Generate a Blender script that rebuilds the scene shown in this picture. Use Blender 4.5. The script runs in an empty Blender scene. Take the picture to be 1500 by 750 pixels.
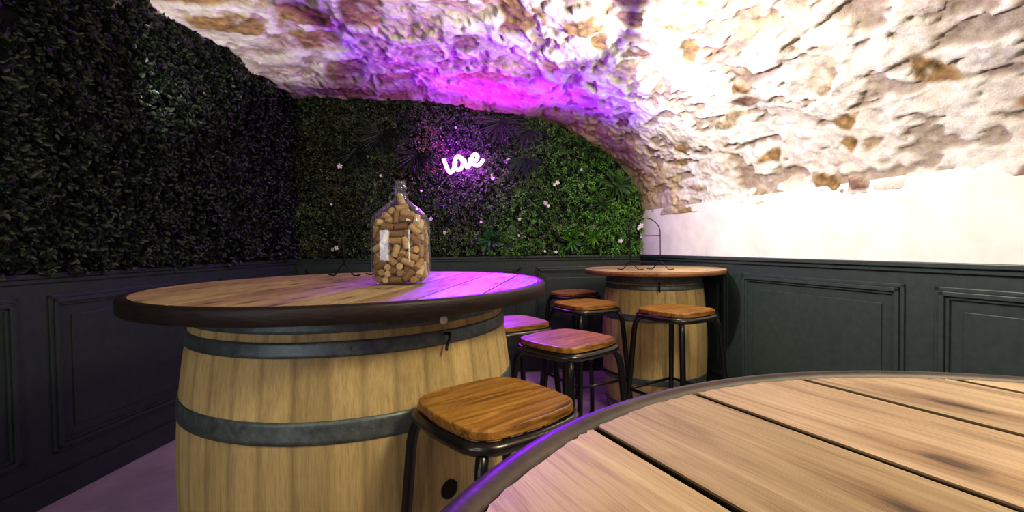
import bpy, bmesh, math, random
import numpy as np
from mathutils import Vector, Matrix

random.seed(11)
rng = np.random.default_rng(7)
sc = bpy.context.scene
COL = sc.collection
PI = math.pi

# ------------------------------------------------------------------ camera
F, CX, CY, CAMZ = 660.0, 750.0, 375.0, 1.18
PITCH, ROLL = math.radians(-1.39), math.radians(-0.8)
cam_d = bpy.data.cameras.new('camera')
cam_d.sensor_width = 36.0
cam_d.lens = 36.0 * F / 1500.0
cam_d.clip_start = 0.01
cam = bpy.data.objects.new('camera', cam_d)
COL.objects.link(cam)
cam.matrix_world = Matrix.Translation((0, 0, CAMZ)) @ Matrix.Rotation(PI / 2 + PITCH, 4, 'X') @ Matrix.Rotation(ROLL, 4, 'Z')
sc.camera = cam
CAM_M = cam.matrix_world.copy()


def at(px, py, depth):
    """Point of the room at world depth y = depth that was measured at photo pixel (px, py)."""
    v = CAM_M.to_3x3() @ Vector(((px - CX) / F, (CY - py) / F, -1.0))
    return CAM_M.translation + v * (depth / v.y)


def on_z(px, py, z):
    v = CAM_M.to_3x3() @ Vector(((px - CX) / F, (CY - py) / F, -1.0))
    return CAM_M.translation + v * ((z - CAMZ) / v.z)


# ------------------------------------------------------------------ scene bookkeeping
def tag(o, label=None, cat=None, group=None, kind=None):
    if label: o['label'] = label
    if cat: o['category'] = cat
    if group: o['group'] = group
    if kind: o['kind'] = kind
    return o


def empty(name, loc, rz=0.0):
    o = bpy.data.objects.new(name, None)
    o.empty_display_size = 0.05
    COL.objects.link(o)
    o.location = loc
    o.rotation_euler = (0, 0, rz)
    return o


def link(name, me, mat, parent=None):
    if mat is not None and len(me.materials) == 0:
        me.materials.append(mat)
    o = bpy.data.objects.new(name, me)
    COL.objects.link(o)
    if parent is not None:
        o.parent = parent
    return o


def smooth(me, on=True):
    me.polygons.foreach_set('use_smooth', [on] * len(me.polygons))


def bm_obj(name, bm, mat, parent=None, sm=False):
    bmesh.ops.recalc_face_normals(bm, faces=bm.faces)
    me = bpy.data.meshes.new(name)
    bm.to_mesh(me)
    bm.free()
    if sm: smooth(me)
    return link(name, me, mat, parent)


def copy_tree(o, parent=None):
    c = o.copy()
    COL.objects.link(c)
    if parent is not None:
        c.parent = parent
    for ch in [x for x in bpy.data.objects if x.parent == o]:
        copy_tree(ch, c)
    return c


def box(bm, x0, x1, y0, y1, z0, z1, bev=0.0, M=None):
    vs = [bm.verts.new(Vector((x, y, z))) for x in (x0, x1) for y in (y0, y1) for z in (z0, z1)]
    fs = []
    for f in ((0, 1, 3, 2), (4, 6, 7, 5), (0, 4, 5, 1), (2, 3, 7, 6), (0, 2, 6, 4), (1, 5, 7, 3)):
        fs.append(bm.faces.new([vs[i] for i in f]))
    if bev > 0:
        es = list({e for f in fs for e in f.edges})
        r = bmesh.ops.bevel(bm, geom=es, offset=bev, segments=2, affect='EDGES', profile=0.6)
        vs = list({v for f in r['faces'] for v in f.verts} | {v for v in vs if v.is_valid})
    if M is not None:
        bmesh.ops.transform(bm, matrix=M, verts=[v for v in vs if v.is_valid])


def tube(bm, pts, r, n=10, closed=False, cap=True):
    """Sweep a circle along a polyline."""
    pts = [Vector(p) for p in pts]
    m = len(pts)
    rs = r if isinstance(r, (list, tuple)) else [r] * m
    rings = []
    up = None
    for i, p in enumerate(pts):
        if closed:
            t = (pts[(i + 1) % m] - pts[i - 1]).normalized()
        else:
            t = (pts[min(i + 1, m - 1)] - pts[max(i - 1, 0)]).normalized()
        if up is None:
            up = Vector((0, 0, 1)) if abs(t.z) < 0.9 else Vector((1, 0, 0))
        up = (up - t * up.dot(t)).normalized()
        s = t.cross(up)
        rings.append([bm.verts.new(p + (up * math.cos(2 * PI * k / n) + s * math.sin(2 * PI * k / n)) * rs[i]) for k in range(n)])
    for i in range(m if closed else m - 1):
        a, b = rings[i], rings[(i + 1) % m]
        off = 0
        if closed and i == m - 1:
            off = min(range(n), key=lambda q: (a[0].co - b[q].co).length)
        for k in range(n):
            bm.faces.new((a[k], a[(k + 1) % n], b[(k + 1 + off) % n], b[(k + off) % n]))
    if cap and not closed:
        bm.faces.new(rings[0][::-1])
        bm.faces.new(rings[-1])


def spline(pts, sub=8, closed=False):
    pts = [Vector(p) for p in pts]
    n = len(pts)
    out = []
    for i in range(n if closed else n - 1):
        if closed:
            p0, p1, p2, p3 = pts[i - 1], pts[i], pts[(i + 1) % n], pts[(i + 2) % n]
        else:
            p0, p1, p2, p3 = pts[max(i - 1, 0)], pts[i], pts[i + 1], pts[min(i + 2, n - 1)]
        for k in range(sub):
            t = k / sub
            out.append(0.5 * ((2 * p1) + (p2 - p0) * t + (2 * p0 - 5 * p1 + 4 * p2 - p3) * t * t + (3 * p1 - p0 - 3 * p2 + p3) * t ** 3))
    if not closed:
        out.append(pts[-1])
    return out


def lathe(bm, prof, n=48, cap0=True, cap1=True):
    """prof = [(r, z)...] revolved about z."""
    rings = []
    for r, z in prof:
        rings.append([bm.verts.new((r * math.cos(2 * PI * k / n), r * math.sin(2 * PI * k / n), z)) for k in range(n)])
    for a, b in zip(rings, rings[1:]):
        for k in range(n):
            bm.faces.new((a[k], a[(k + 1) % n], b[(k + 1) % n], b[k]))
    if cap0: bm.faces.new(rings[0][::-1])
    if cap1: bm.faces.new(rings[-1])
    return rings


# ------------------------------------------------------------------ materials
class Mat:
    """Tiny helper around a node material with one Principled shader."""
    def __init__(self, name, rough=0.5, metal=0.0, color=(0.5, 0.5, 0.5), **kw):
        self.m = bpy.data.materials.new(name)
        self.m.use_nodes = True
        self.nt = self.m.node_tree
        self.b = self.nt.nodes['Principled BSDF']
        self.b.inputs['Roughness'].default_value = rough
        self.b.inputs['Metallic'].default_value = metal
        self.b.inputs['Base Color'].default_value = (*color, 1)
        for k, v in kw.items():
            self.b.inputs[k].default_value = v
        self._tc = None

    def node(self, t, **kw):
        n = self.nt.nodes.new(t)
        for k, v in kw.items():
            if hasattr(n, k) and not isinstance(v, bpy.types.NodeSocket):
                setattr(n, k, v)
        return n

    def lk(self, a, b):
        self.nt.links.new(a, b)

    def coords(self, scale=(1, 1, 1), rot=(0, 0, 0), kind='Object'):
        if self._tc is None:
            self._tc = self.node('ShaderNodeTexCoord')
        mp = self.node('ShaderNodeMapping')
        mp.inputs['Scale'].default_value = scale
        mp.inputs['Rotation'].default_value = rot
        self.lk(self._tc.outputs[kind], mp.inputs['Vector'])
        return mp.outputs[0]

    def noise(self, vec, scale=5, detail=4, rough=0.55, dist=0.0):
        n = self.node('ShaderNodeTexNoise')
        n.inputs['Scale'].default_value = scale
        n.inputs['Detail'].default_value = detail
        n.inputs['Roughness'].default_value = rough
        n.inputs['Distortion'].default_value = dist
        self.lk(vec, n.inputs['Vector'])
        return n.outputs['Fac']

    def ramp(self, fac, stops):
        r = self.node('ShaderNodeValToRGB')
        el = r.color_ramp.elements
        while len(el) < len(stops): el.new(0.5)
        for e, (p, c) in zip(el, stops):
            e.position = p
            e.color = (*c, 1) if len(c) == 3 else c
        self.lk(fac, r.inputs['Fac'])
        return r.outputs['Color']

    def mix(self, a, b, fac, mode='MIX'):
        n = self.node('ShaderNodeMix')
        n.data_type = 'RGBA'
        n.blend_type = mode
        for sock, v in ((n.inputs[0], fac), (n.inputs[6], a), (n.inputs[7], b)):
            if isinstance(v, bpy.types.NodeSocket): self.lk(v, sock)
            elif isinstance(v, (int, float)): sock.default_value = v
            else: sock.default_value = (*v, 1)
        return n.outputs[2]

    def bump(self, h, strength=0.3, dist=0.01, prev=None):
        n = self.node('ShaderNodeBump')
        n.inputs['Strength'].default_value = strength
        n.inputs['Distance'].default_value = dist
        self.lk(h, n.inputs['Height'])
        if prev is not None: self.lk(prev, n.inputs['Normal'])
        return n.outputs[0]

    def attr(self, name='Col'):
        n = self.node('ShaderNodeAttribute')
        n.attribute_name = name
        return n.outputs['Color']

    def color(self, c): self.lk(c, self.b.inputs['Base Color'])
    def rough(self, c): self.lk(c, self.b.inputs['Roughness'])
    def normal(self, c): self.lk(c, self.b.inputs['Normal'])


def wood(name, dark, mid, light, grain=(1.2, 26, 26), rough=0.5, knots=True, bump=0.25, use_attr=True, spec=0.4, dist=0.7):
    """Wood with its grain along local X; colour attribute Col multiplies board by board."""
    w = Mat(name, rough=rough)
    w.b.inputs['Specular IOR Level'].default_value = spec
    v = w.coords(grain)
    n1 = w.noise(v, 1.6, 6, 0.62, dist)
    v2 = w.coords((grain[0] * 3, grain[1] * 5, grain[2] * 5))
    n2 = w.noise(v2, 1.5, 3, 0.7)
    c = w.ramp(n1, [(0.28, dark), (0.48, mid), (0.72, light)])
    c = w.mix(c, w.ramp(n2, [(0.3, (0.6, 0.55, 0.5)), (0.55, (1, 1, 1))]), 0.55, 'MULTIPLY')
    if knots:
        vo = w.node('ShaderNodeTexVoronoi')
        vo.voronoi_dimensions = '2D'
        vo.inputs['Scale'].default_value = 1.0
        ad_ = w.node('ShaderNodeVectorMath')
        ad_.operation = 'ADD'
        w.lk(w.coords((3.0, 11.0, 0)), ad_.inputs[0])
        nz_ = w.node('ShaderNodeTexNoise')
        nz_.inputs['Scale'].default_value = 22
        w.lk(w.coords((1, 1, 1)), nz_.inputs['Vector'])
        sc_ = w.node('ShaderNodeVectorMath')
        sc_.operation = 'SCALE'
        sc_.inputs['Scale'].default_value = 0.22
        w.lk(nz_.outputs['Color'], sc_.inputs[0])
        w.lk(sc_.outputs[0], ad_.inputs[1])
        w.lk(ad_.outputs[0], vo.inputs['Vector'])
        k = w.ramp(vo.outputs['Distance'], [(0.035, (0.10, 0.06, 0.04)), (0.085, (0.66, 0.58, 0.50)), (0.24, (1, 1, 1))])
        c = w.mix(c, k, 0.85, 'MULTIPLY')
    big = w.noise(w.coords((1, 1, 1)), 5.0, 3)
    c = w.mix(c, w.ramp(big, [(0.3, (0.72, 0.7, 0.68)), (0.6, (1, 1, 1))]), 0.7, 'MULTIPLY')
    if use_attr:
        c = w.mix(c, w.attr(), 1.0, 'MULTIPLY')
    w.color(c)
    w.normal(w.bump(n2, bump, 0.002, w.bump(n1, bump, 0.004)))
    return w.m


M = {}
M['oak_seat'] = wood('oak_seat', (0.09, 0.035, 0.008), (0.36, 0.175, 0.034), (0.62, 0.37, 0.10), grain=(2.2, 17, 17), rough=0.38, knots=False, use_attr=False, bump=0.2, dist=1.6)
M['table_wood'] = wood('table_wood', (0.25, 0.18, 0.09), (0.49, 0.38, 0.21), (0.62, 0.50, 0.30), grain=(2.5, 30, 30), rough=0.55, bump=0.45, dist=0.9)
M['cask_wood'] = wood('cask_wood', (0.45, 0.34, 0.15), (0.56, 0.435, 0.20), (0.63, 0.50, 0.245), grain=(55, 55, 2.4), rough=0.6, knots=False, bump=0.2, dist=0.6)
M['edge_wood'] = wood('edge_wood', (0.16, 0.06, 0.02), (0.32, 0.15, 0.06), (0.42, 0.22, 0.1), rough=0.5, knots=False, use_attr=False)

r = Mat('dark_rim', rough=0.5, color=(0.03, 0.017, 0.012))
n = r.noise(r.coords((3, 3, 14)), 6, 5, 0.65)
r.color(r.ramp(n, [(0.3, (0.008, 0.005, 0.004)), (0.7, (0.030, 0.017, 0.012))]))
r.normal(r.bump(n, 0.4, 0.004))
M['dark_rim'] = r.m

r = Mat('worn_iron_rim', rough=0.5, metal=0.1)
n = r.noise(r.coords(), 22, 6, 0.7)
r.color(r.ramp(n, [(0.3, (0.022, 0.014, 0.013)), (0.6, (0.055, 0.036, 0.033)), (0.8, (0.11, 0.075, 0.07))]))
r.normal(r.bump(n, 0.35, 0.003))
M['iron_rim'] = r.m

r = Mat('galvanised_hoop', rough=0.42, metal=0.55)
n = r.noise(r.coords((9, 9, 9)), 3.5, 6, 0.7)
r.color(r.ramp(n, [(0.3, (0.075, 0.095, 0.095)), (0.55, (0.145, 0.175, 0.17)), (0.8, (0.28, 0.31, 0.30))]))
r.rough(r.ramp(n, [(0.3, (0.35,) * 3), (0.7, (0.6,) * 3)]))
r.normal(r.bump(n, 0.2, 0.002))
M['hoop'] = r.m

r = Mat('black_tube', rough=0.3, metal=0.3, color=(0.012, 0.012, 0.013))
r.b.inputs['Specular IOR Level'].default_value = 0.7
M['tube'] = r.m
r = Mat('gunmetal_tube', rough=0.27, metal=0.85, color=(0.075, 0.07, 0.065))
M['gunmetal'] = r.m
r = Mat('black_wire', rough=0.4, metal=0.6, color=(0.02, 0.02, 0.02))
M['wire'] = r.m
M['hole'] = Mat('hole_black', rough=0.9, color=(0.004, 0.003, 0.003)).m
M['white_plastic'] = Mat('white_plastic', rough=0.5, color=(0.75, 0.72, 0.7)).m

# painted panelling
r = Mat('panel_paint', rough=0.42, color=(0.012, 0.02, 0.022))
n = r.noise(r.coords(), 30, 4)
r.color(r.ramp(n, [(0.3, (0.030, 0.044, 0.042)), (0.7, (0.042, 0.060, 0.056))]))
r.normal(r.bump(n, 0.08, 0.002))
M['panel'] = r.m

r = Mat('plaster', rough=0.85)
n = r.noise(r.coords(), 7, 6)
r.color(r.ramp(n, [(0.3, (0.66, 0.63, 0.60)), (0.7, (0.80, 0.78, 0.74))]))
r.normal(r.bump(n, 0.15, 0.01))
M['plaster'] = r.m

r = Mat('floor_concrete', rough=0.5)
n = r.noise(r.coords(), 4, 7, 0.6)
r.color(r.ramp(n, [(0.3, (0.34, 0.31, 0.29)), (0.7, (0.55, 0.50, 0.47))]))
r.normal(r.bump(n, 0.1, 0.01))
M['floor'] = r.m

r = Mat('stone_vault', rough=0.85)
r.b.inputs['Specular IOR Level'].default_value = 0.25
n = r.noise(r.coords(), 26, 8, 0.72)
n2 = r.noise(r.coords(), 95, 4, 0.7)
c = r.mix(r.attr(), r.ramp(n, [(0.3, (0.62, 0.56, 0.5)), (0.62, (1.0, 1.0, 1.0))]), 0.75, 'MULTIPLY')
r.color(c)
r.normal(r.bump(n2, 0.45, 0.008, r.bump(n, 0.6, 0.02)))
M['vault'] = r.m

r = Mat('leaf', rough=0.42)
r.b.inputs['Specular IOR Level'].default_value = 0.45
r.color(r.attr())
M['leaf'] = r.m
r = Mat('leaf_backing', rough=0.9, color=(0.004, 0.007, 0.004))
M['backing'] = r.m
r = Mat('petal', rough=0.6, color=(0.8, 0.78, 0.72))
M['petal'] = r.m
M['pistil'] = Mat('pistil', rough=0.6, color=(0.7, 0.45, 0.05)).m

r = Mat('neon_tube', rough=0.3, color=(1, 0.5, 1))
r.b.inputs['Emission Color'].default_value = (1.0, 0.30, 0.92, 1)
r.b.inputs['Emission Strength'].default_value = 3.4
M['neon'] = r.m

r = Mat('daylight', rough=0.5, color=(0.8, 0.85, 0.9))  # emission for the added panels that the jug mirrors
r.b.inputs['Emission Color'].default_value = (0.85, 0.9, 1.0, 1)
r.b.inputs['Emission Strength'].default_value = 7.0
M['daylight'] = r.m

# cork
r = Mat('cork', rough=0.8)
oi = r.node('ShaderNodeObjectInfo')
n = r.noise(r.coords(), 160, 5, 0.7)
n2 = r.noise(r.coords(), 420, 2, 0.6)
c = r.ramp(oi.outputs['Random'], [(0.0, (0.22, 0.11, 0.04)), (0.3, (0.42, 0.25, 0.10)), (0.7, (0.60, 0.41, 0.19)), (1.0, (0.72, 0.57, 0.36))])
c = r.mix(c, r.ramp(n, [(0.32, (0.32, 0.24, 0.18)), (0.5, (1, 1, 1))]), 0.8, 'MULTIPLY')
r.color(c)
r.normal(r.bump(n2, 0.4, 0.001))
M['cork'] = r.m

# clear glass: fresnel mix of a clear and a mirror-like layer
gm = bpy.data.materials.new('clear_glass')
gm.use_nodes = True
nt = gm.node_tree
nt.nodes.clear()
out = nt.nodes.new('ShaderNodeOutputMaterial')
tr = nt.nodes.new('ShaderNodeBsdfTransparent')
tr.inputs[0].default_value = (0.93, 0.955, 0.96, 1)
gl = nt.nodes.new('ShaderNodeBsdfGlossy')
gl.inputs['Roughness'].default_value = 0.04
df = nt.nodes.new('ShaderNodeBsdfDiffuse')
df.inputs[0].default_value = (0.75, 0.78, 0.85, 1)
lw = nt.nodes.new('ShaderNodeLayerWeight')
lw.inputs['Blend'].default_value = 0.35
mr = nt.nodes.new('ShaderNodeMapRange')
mr.inputs['From Min'].default_value = 0.0
mr.inputs['From Max'].default_value = 1.0
mr.inputs['To Min'].default_value = 0.05
mr.inputs['To Max'].default_value = 0.85
nt.links.new(lw.outputs['Facing'], mr.inputs['Value'])
pw = nt.nodes.new('ShaderNodeMath')
pw.operation = 'POWER'
pw.inputs[1].default_value = 3.0
nt.links.new(lw.outputs['Facing'], pw.inputs[0])
ad = nt.nodes.new('ShaderNodeMath')
ad.operation = 'MULTIPLY_ADD'
ad.inputs[1].default_value = 0.85
ad.inputs[2].default_value = 0.09
nt.links.new(pw.outputs[0], ad.inputs[0])
m0 = nt.nodes.new('ShaderNodeMixShader')
m0.inputs[0].default_value = 0.35
nt.links.new(gl.outputs[0], m0.inputs[1])
nt.links.new(df.outputs[0], m0.inputs[2])
mx = nt.nodes.new('ShaderNodeMixShader')
nt.links.new(ad.outputs[0], mx.inputs[0])
nt.links.new(tr.outputs[0], mx.inputs[1])
nt.links.new(m0.outputs[0], mx.inputs[2])
nt.links.new(mx.outputs[0], out.inputs[0])
M['glass'] = gm


def set_cols(me, cols, domain='POINT'):
    a = me.color_attributes.new('Col', 'FLOAT_COLOR', domain)
    c = np.ones((len(cols), 4), dtype=np.float32)
    c[:, :3] = cols
    a.data.foreach_set('color', c.ravel())

# ------------------------------------------------------------------ room layout (metres, camera above the nearest table)
D = 4.20                                  # the plant wall stands at y = D
X0 = -1.30                                # crown line of the vault
ZS = 1.42                                 # springing height
XR = 1.21                                 # right corner at the plant wall
XL = -2.02                                # left corner at the plant wall
YB = -1.30                                # wall behind
KX, KZ = 0.12, 0.05
RAIL = 1.078

arch_px = [(940, 322), (937, 298), (925, 270), (905, 246), (880, 223), (840, 200), (790, 181), (740, 169),
           (690, 160), (640, 152), (600, 147), (540, 145), (469, 147)]
arch = [(p.x, p.z) for p in (at(x, y, D) for x, y in arch_px)]
arch[0] = (XR, ZS)
arch += [(-2.06, 2.53), (-2.35, 2.47)]
arch_c = [(v.x, v.y) for v in spline([(x, z, 0) for x, z in arch], 24)]
arch_np = np.array(arch_c)
seg = np.r_[0, np.cumsum(np.hypot(*np.diff(arch_np, axis=0).T))]
ALEN = seg[-1]


def flare(x, z, y):
    return X0 + (x - X0) * (1 + KX * (D - y)), ZS + (z - ZS) * (1 + KZ * (D - y))


def arch_top(x):
    """Height of the arch outline on the plant wall at x."""
    i = np.argsort(arch_np[:, 0])
    return np.interp(x, arch_np[i, 0], arch_np[i, 1])


def vnoise(x, y, z, seed):
    """Smooth lattice noise in -1..1 (numpy)."""
    g = np.random.default_rng(seed).uniform(-1, 1, (32, 32, 32))
    xi, yi, zi = (np.floor(a).astype(int) for a in (x, y, z))
    fx, fy, fz = x - xi, y - yi, z - zi
    fx, fy, fz = (f * f * (3 - 2 * f) for f in (fx, fy, fz))
    r = 0
    for a in (0, 1):
        for b in (0, 1):
            for c in (0, 1):
                w = (fx if a else 1 - fx) * (fy if b else 1 - fy) * (fz if c else 1 - fz)
                r = r + w * g[(xi + a) % 32, (yi + b) % 32, (zi + c) % 32]
    return r


def fbm(x, y, z, s, seed, octv=4, gain=0.5):
    r, a = 0, 1.0
    for k in range(octv):
        r = r + a * vnoise(x * s + 7.3 * k, y * s + 3.1 * k, z * s, seed + k)
        s *= 2.05
        a *= gain
    return r


def sstep(a, b, x):
    t = np.clip((x - a) / (b - a), 0, 1)
    return t * t * (3 - 2 * t)


# ---- vault: rubble stones bedded in pale mortar, real relief
NU, NY = 470, 520
us = np.linspace(-0.02, ALEN, NU)
ys = D + 0.05 - (D + 0.05 - YB) * (np.linspace(0, 1, NY) ** 1.12)
UU, YY = np.meshgrid(us, ys, indexing='ij')
ax = np.interp(us, seg, arch_np[:, 0])
az = np.interp(us, seg, arch_np[:, 1])
PX, PZ = flare(ax[:, None], az[:, None], YY)
Pg = np.stack([PX, YY, PZ], -1)
du = np.gradient(Pg, axis=0)
dy = np.gradient(Pg, axis=1)
Nn = np.cross(du, dy)
Nn /= np.linalg.norm(Nn, axis=-1, keepdims=True) + 1e-9
inward = np.array([X0, 1.5, 1.0]) - Pg
Nn *= np.sign((Nn * inward).sum(-1, keepdims=True))


def cells(U, Y, cu, cy, seed, jit=0.8):
    """Nearest and second nearest jittered seed; returns edge distance and a random id."""
    rg = np.random.default_rng(seed)
    J = rg.uniform(-0.5, 0.5, (128, 128, 2)) * jit
    R = rg.uniform(0, 1, (128, 128, 3))
    a, b = U / cu, Y / cy
    ia, ib = np.floor(a).astype(int), np.floor(b).astype(int)
    d1 = np.full(U.shape, 9.0)
    d2 = np.full(U.shape, 9.0)
    rid = np.zeros(U.shape + (3,))
    for p in (-1, 0, 1):
        for q in (-1, 0, 1):
            ja, jb = (ia + p) % 128, (ib + q) % 128
            off = ((ib + q) % 2) * 0.45
            sx = ia + p + 0.5 + J[ja, jb, 0] + 0 * off
            sy = ib + q + 0.5 + J[ja, jb, 1]
            d = np.hypot((a - sx), (b - sy))
            m = d < d1
            d2 = np.where(m, d1, np.minimum(d2, d))
            rid = np.where(m[..., None], R[ja, jb], rid)
            d1 = np.where(m, d, d1)
    return d2 - d1, d1, rid


warp = 0.05 * fbm(UU, YY, PZ * 0, 3.0, 3)
warp2 = 0.05 * fbm(UU + 9, YY + 5, PZ * 0, 3.0, 13)
eA, cA, rA = cells(UU + warp, YY + warp2, 0.40, 0.30, 21)            # big blocks towards the crown
eB, cB, rB = cells(UU + warp, YY + warp2, 0.10, 0.16, 22)            # small rubble on the flank
big = sstep(1.3, 2.1, UU + 0.25 * (D - YY) + 0.5 * warp / 0.05 * 0.3)
face = np.where(big > 0.5, sstep(0.13, 0.36, eA + 0.10 * fbm(UU, YY, PZ * 0, 8.0, 23, 3)), sstep(0.10, 0.35, eB))
rid = np.where((big > 0.5)[..., None], rA, rB)
show = np.where(big > 0.5, rid[..., 0] < 0.6, rid[..., 0] < 0.14).astype(float)
# the individual blocks that stand out of the mortar
_Pc = (Pg - np.array(CAM_M.translation)) @ np.array(CAM_M.to_3x3())
_z = np.minimum(_Pc[..., 2], -0.05)
GX, GY = CX + F * _Pc[..., 0] / -_z, CY - F * _Pc[..., 1] / -_z


def uy(px, py):
    k = np.argmin((GX - px) ** 2 + (GY - py) ** 2)
    return np.array([UU.flat[k], YY.flat[k]])


bx_, by_ = 0.42 * fbm(UU, YY, PZ * 0, 4.5, 91, 4), 0.42 * fbm(UU + 3, YY, PZ * 0, 4.5, 92, 4)
BLOCK = np.full(UU.shape, -1.0)
for bi, (px, py, w_, h_, ci) in enumerate(((528, 14, 66, 54, 0), (503, 104, 56, 32, 2), (500, 134, 60, 14, 2), (640, 14, 96, 46, 1), (752, 22, 50, 56, 0), (915, 24, 52, 30, 2),
                                      (985, 26, 84, 36, 1), (880, 60, 30, 22, 0), (1006, 80, 26, 40, 0), (610, 78, 60, 26, 1), (680, 60, 50, 30, 2), (570, 118, 50, 16, 2), (915, 108, 40, 24, 1))):
    c0, jx, jy = uy(px, py), uy(px + w_ / 2, py) - uy(px - w_ / 2, py), uy(px, py + h_ / 2) - uy(px, py - h_ / 2)
    Ji = np.linalg.inv(np.array([[jx[0], jy[0]], [jx[1], jy[1]]]) + np.eye(2) * 1e-6)
    wq = 0.3 if bi < 2 else 1.3
    qa = 2 * (Ji[0, 0] * (UU - c0[0]) + Ji[0, 1] * (YY - c0[1])) + bx_ * wq
    qb = 2 * (Ji[1, 0] * (UU - c0[0]) + Ji[1, 1] * (YY - c0[1])) + by_ * wq
    dd = (np.abs(qa) ** 3 + np.abs(qb) ** 3) ** (1 / 3)
    m = sstep(1.15, 0.8, dd)
    take = dd < 1.35
    face = np.where(take, m, face)
    show = np.where(take, 1.0, show)
    big = np.where(take, 1.0, big)
    rid = np.where(take[..., None], np.array([0.1, 0.25, (0.1, 0.5, 0.9)[ci]]), rid)
n_lo = fbm(PX, YY, PZ, 2.2, 31, 3)
n_mid = fbm(PX, YY * 1.0, PZ, 7.0, 41, 4, 0.55)
n_hi = fbm(PX, YY, PZ, 30.0, 51, 3, 0.6)
ridge = 1 - np.abs(fbm(PX + 5, YY, PZ, 5.0, 61, 3))
disp = 0.032 * n_lo + 0.011 * n_mid + 0.0045 * n_hi
disp += np.where(big > 0.5, 0, 1) * 0.010 * sstep(0.25, 0.8, fbm(PX, YY * 1.6, PZ * 1.6, 9.0, 77, 3, 0.55))
disp += face * show * (-0.010 + 0.030 * (rid[..., 1] - 0.4)) * np.where(big > 0.5, 1.0, 0.8)
disp += np.where(big > 0.5, 0.010, 0.004) * sstep(0.75, 1.0, ridge)
fade = sstep(D + 0.05, D - 0.10, YY) * sstep(-0.02, 0.06, UU)
pit = sstep(0.22, 0.55, fbm(UU * 2.4, YY, PZ * 0, 6.0, 97, 3, 0.6) - 0.12 * (big > 0.5)) * (1 - face * show)
disp -= 0.020 * pit
stain = sstep(0.15, 0.75, fbm(UU, YY * 1.3, PZ * 0, 3.6, 99, 5, 0.62)) * np.where(UU > 0.9, 1.0, 0.35)
disp *= 0.25 + 0.75 * fade
Pd = Pg + Nn * disp[..., None]
mort = np.array([0.82, 0.79, 0.76])
st1 = np.array([0.34, 0.225, 0.11])
st2 = np.array([0.46, 0.37, 0.26])
st3 = np.array([0.30, 0.20, 0.16])
sc1 = np.where(rid[..., 2:3] < 0.35, st1, np.where(rid[..., 2:3] < 0.7, st2, st3))
grit = 1 + 0.55 * n_hi[..., None]
f = (face * show * sstep(-0.55, 0.05, n_mid + 0.4))[..., None]
dirt = sstep(0.25, 0.9, -n_mid)[..., None] * 0.45
colv = mort * (1 - dirt) + np.array([0.40, 0.28, 0.16]) * dirt
colv = colv * (1 - f) + sc1 * grit * f
colv = colv * (1 - 0.75 * pit[..., None]) + np.array([0.33, 0.25, 0.19]) * 0.75 * pit[..., None]  # shadow of the small hollows put into the colour as a darker tint
sm_ = (stain * (1 - face * show) * 0.62)[..., None]
colv = colv * (1 - sm_) + np.where(n_lo[..., None] > 0, np.array([0.42, 0.33, 0.18]), np.array([0.40, 0.28, 0.22])) * grit * sm_
near_arch = (sstep(D - 0.75, D - 0.10, YY + 0.25 * n_mid) * np.where(UU < 2.2, 1.0, 0.5))[..., None]
colv = colv * (1 - 0.85 * near_arch) + np.array([0.44, 0.34, 0.15]) * (1 + 0.5 * n_mid[..., None]) * 0.85 * near_arch
colv = np.clip(colv, 0.02, 0.9)
idx = np.arange(NU * NY).reshape(NU, NY)
quads = np.stack([idx[:-1, :-1], idx[1:, :-1], idx[1:, 1:], idx[:-1, 1:]], -1).reshape(-1, 4)
me = bpy.data.meshes.new('ceiling')
me.vertices.add(NU * NY)
me.vertices.foreach_set('co', Pd.reshape(-1))
me.loops.add(quads.size)
me.loops.foreach_set('vertex_index', quads.reshape(-1))
me.polygons.add(len(quads))
me.polygons.foreach_set('loop_start', np.arange(0, quads.size, 4))
me.update()
smooth(me)
set_cols(me, colv.reshape(-1, 3))
tag(link('ceiling', me, M['vault']), kind='structure')


def wall_panel(name, p0, p1, z0, z1, mat, thick=0.12):
    """Upright slab from p0 to p1 (xy), its room face on the line, body outside (to the left of p0->p1 is outside)."""
    bm = bmesh.new()
    a, b = Vector(p0), Vector(p1)
    t = (b - a).normalized()
    n = Vector((-t.y, t.x)) * thick
    vs = []
    for q in (a, b, b + n, a + n):
        for z in (z0, z1):
            vs.append(bm.verts.new((q.x, q.y, z)))
    for f in ((0, 2, 3, 1), (2, 4, 5, 3), (4, 6, 7, 5), (6, 0, 1, 7), (0, 6, 4, 2), (1, 3, 5, 7)):
        bm.faces.new([vs[i] for i in f])
    return tag(bm_obj(name, bm, mat), kind='structure')


def flx(x, y): return X0 + (x - X0) * (1 + KX * (D - y))
xrb = flx(XR, YB)
xlb = flx(XL, YB)
wall_panel('wall_back', (XL - 0.1, D), (XR, D), 0, 2.75, M['plaster'])
wall_panel('wall_right', (XR, D), (xrb, YB), 0, ZS + 0.06, M['plaster'])
wall_panel('wall_left', (xlb, YB), (XL, D), 0, 2.95, M['plaster'])
wall_panel('wall_front', (xrb + 0.1, YB), (xlb - 0.1, YB), 0, 3.2, M['plaster'])
bm = bmesh.new()
box(bm, xlb - 0.2, xrb + 0.2, YB - 0.15, D + 0.15, -0.08, 0.0)
tag(bm_obj('floor', bm, M['floor']), kind='structure')


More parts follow.
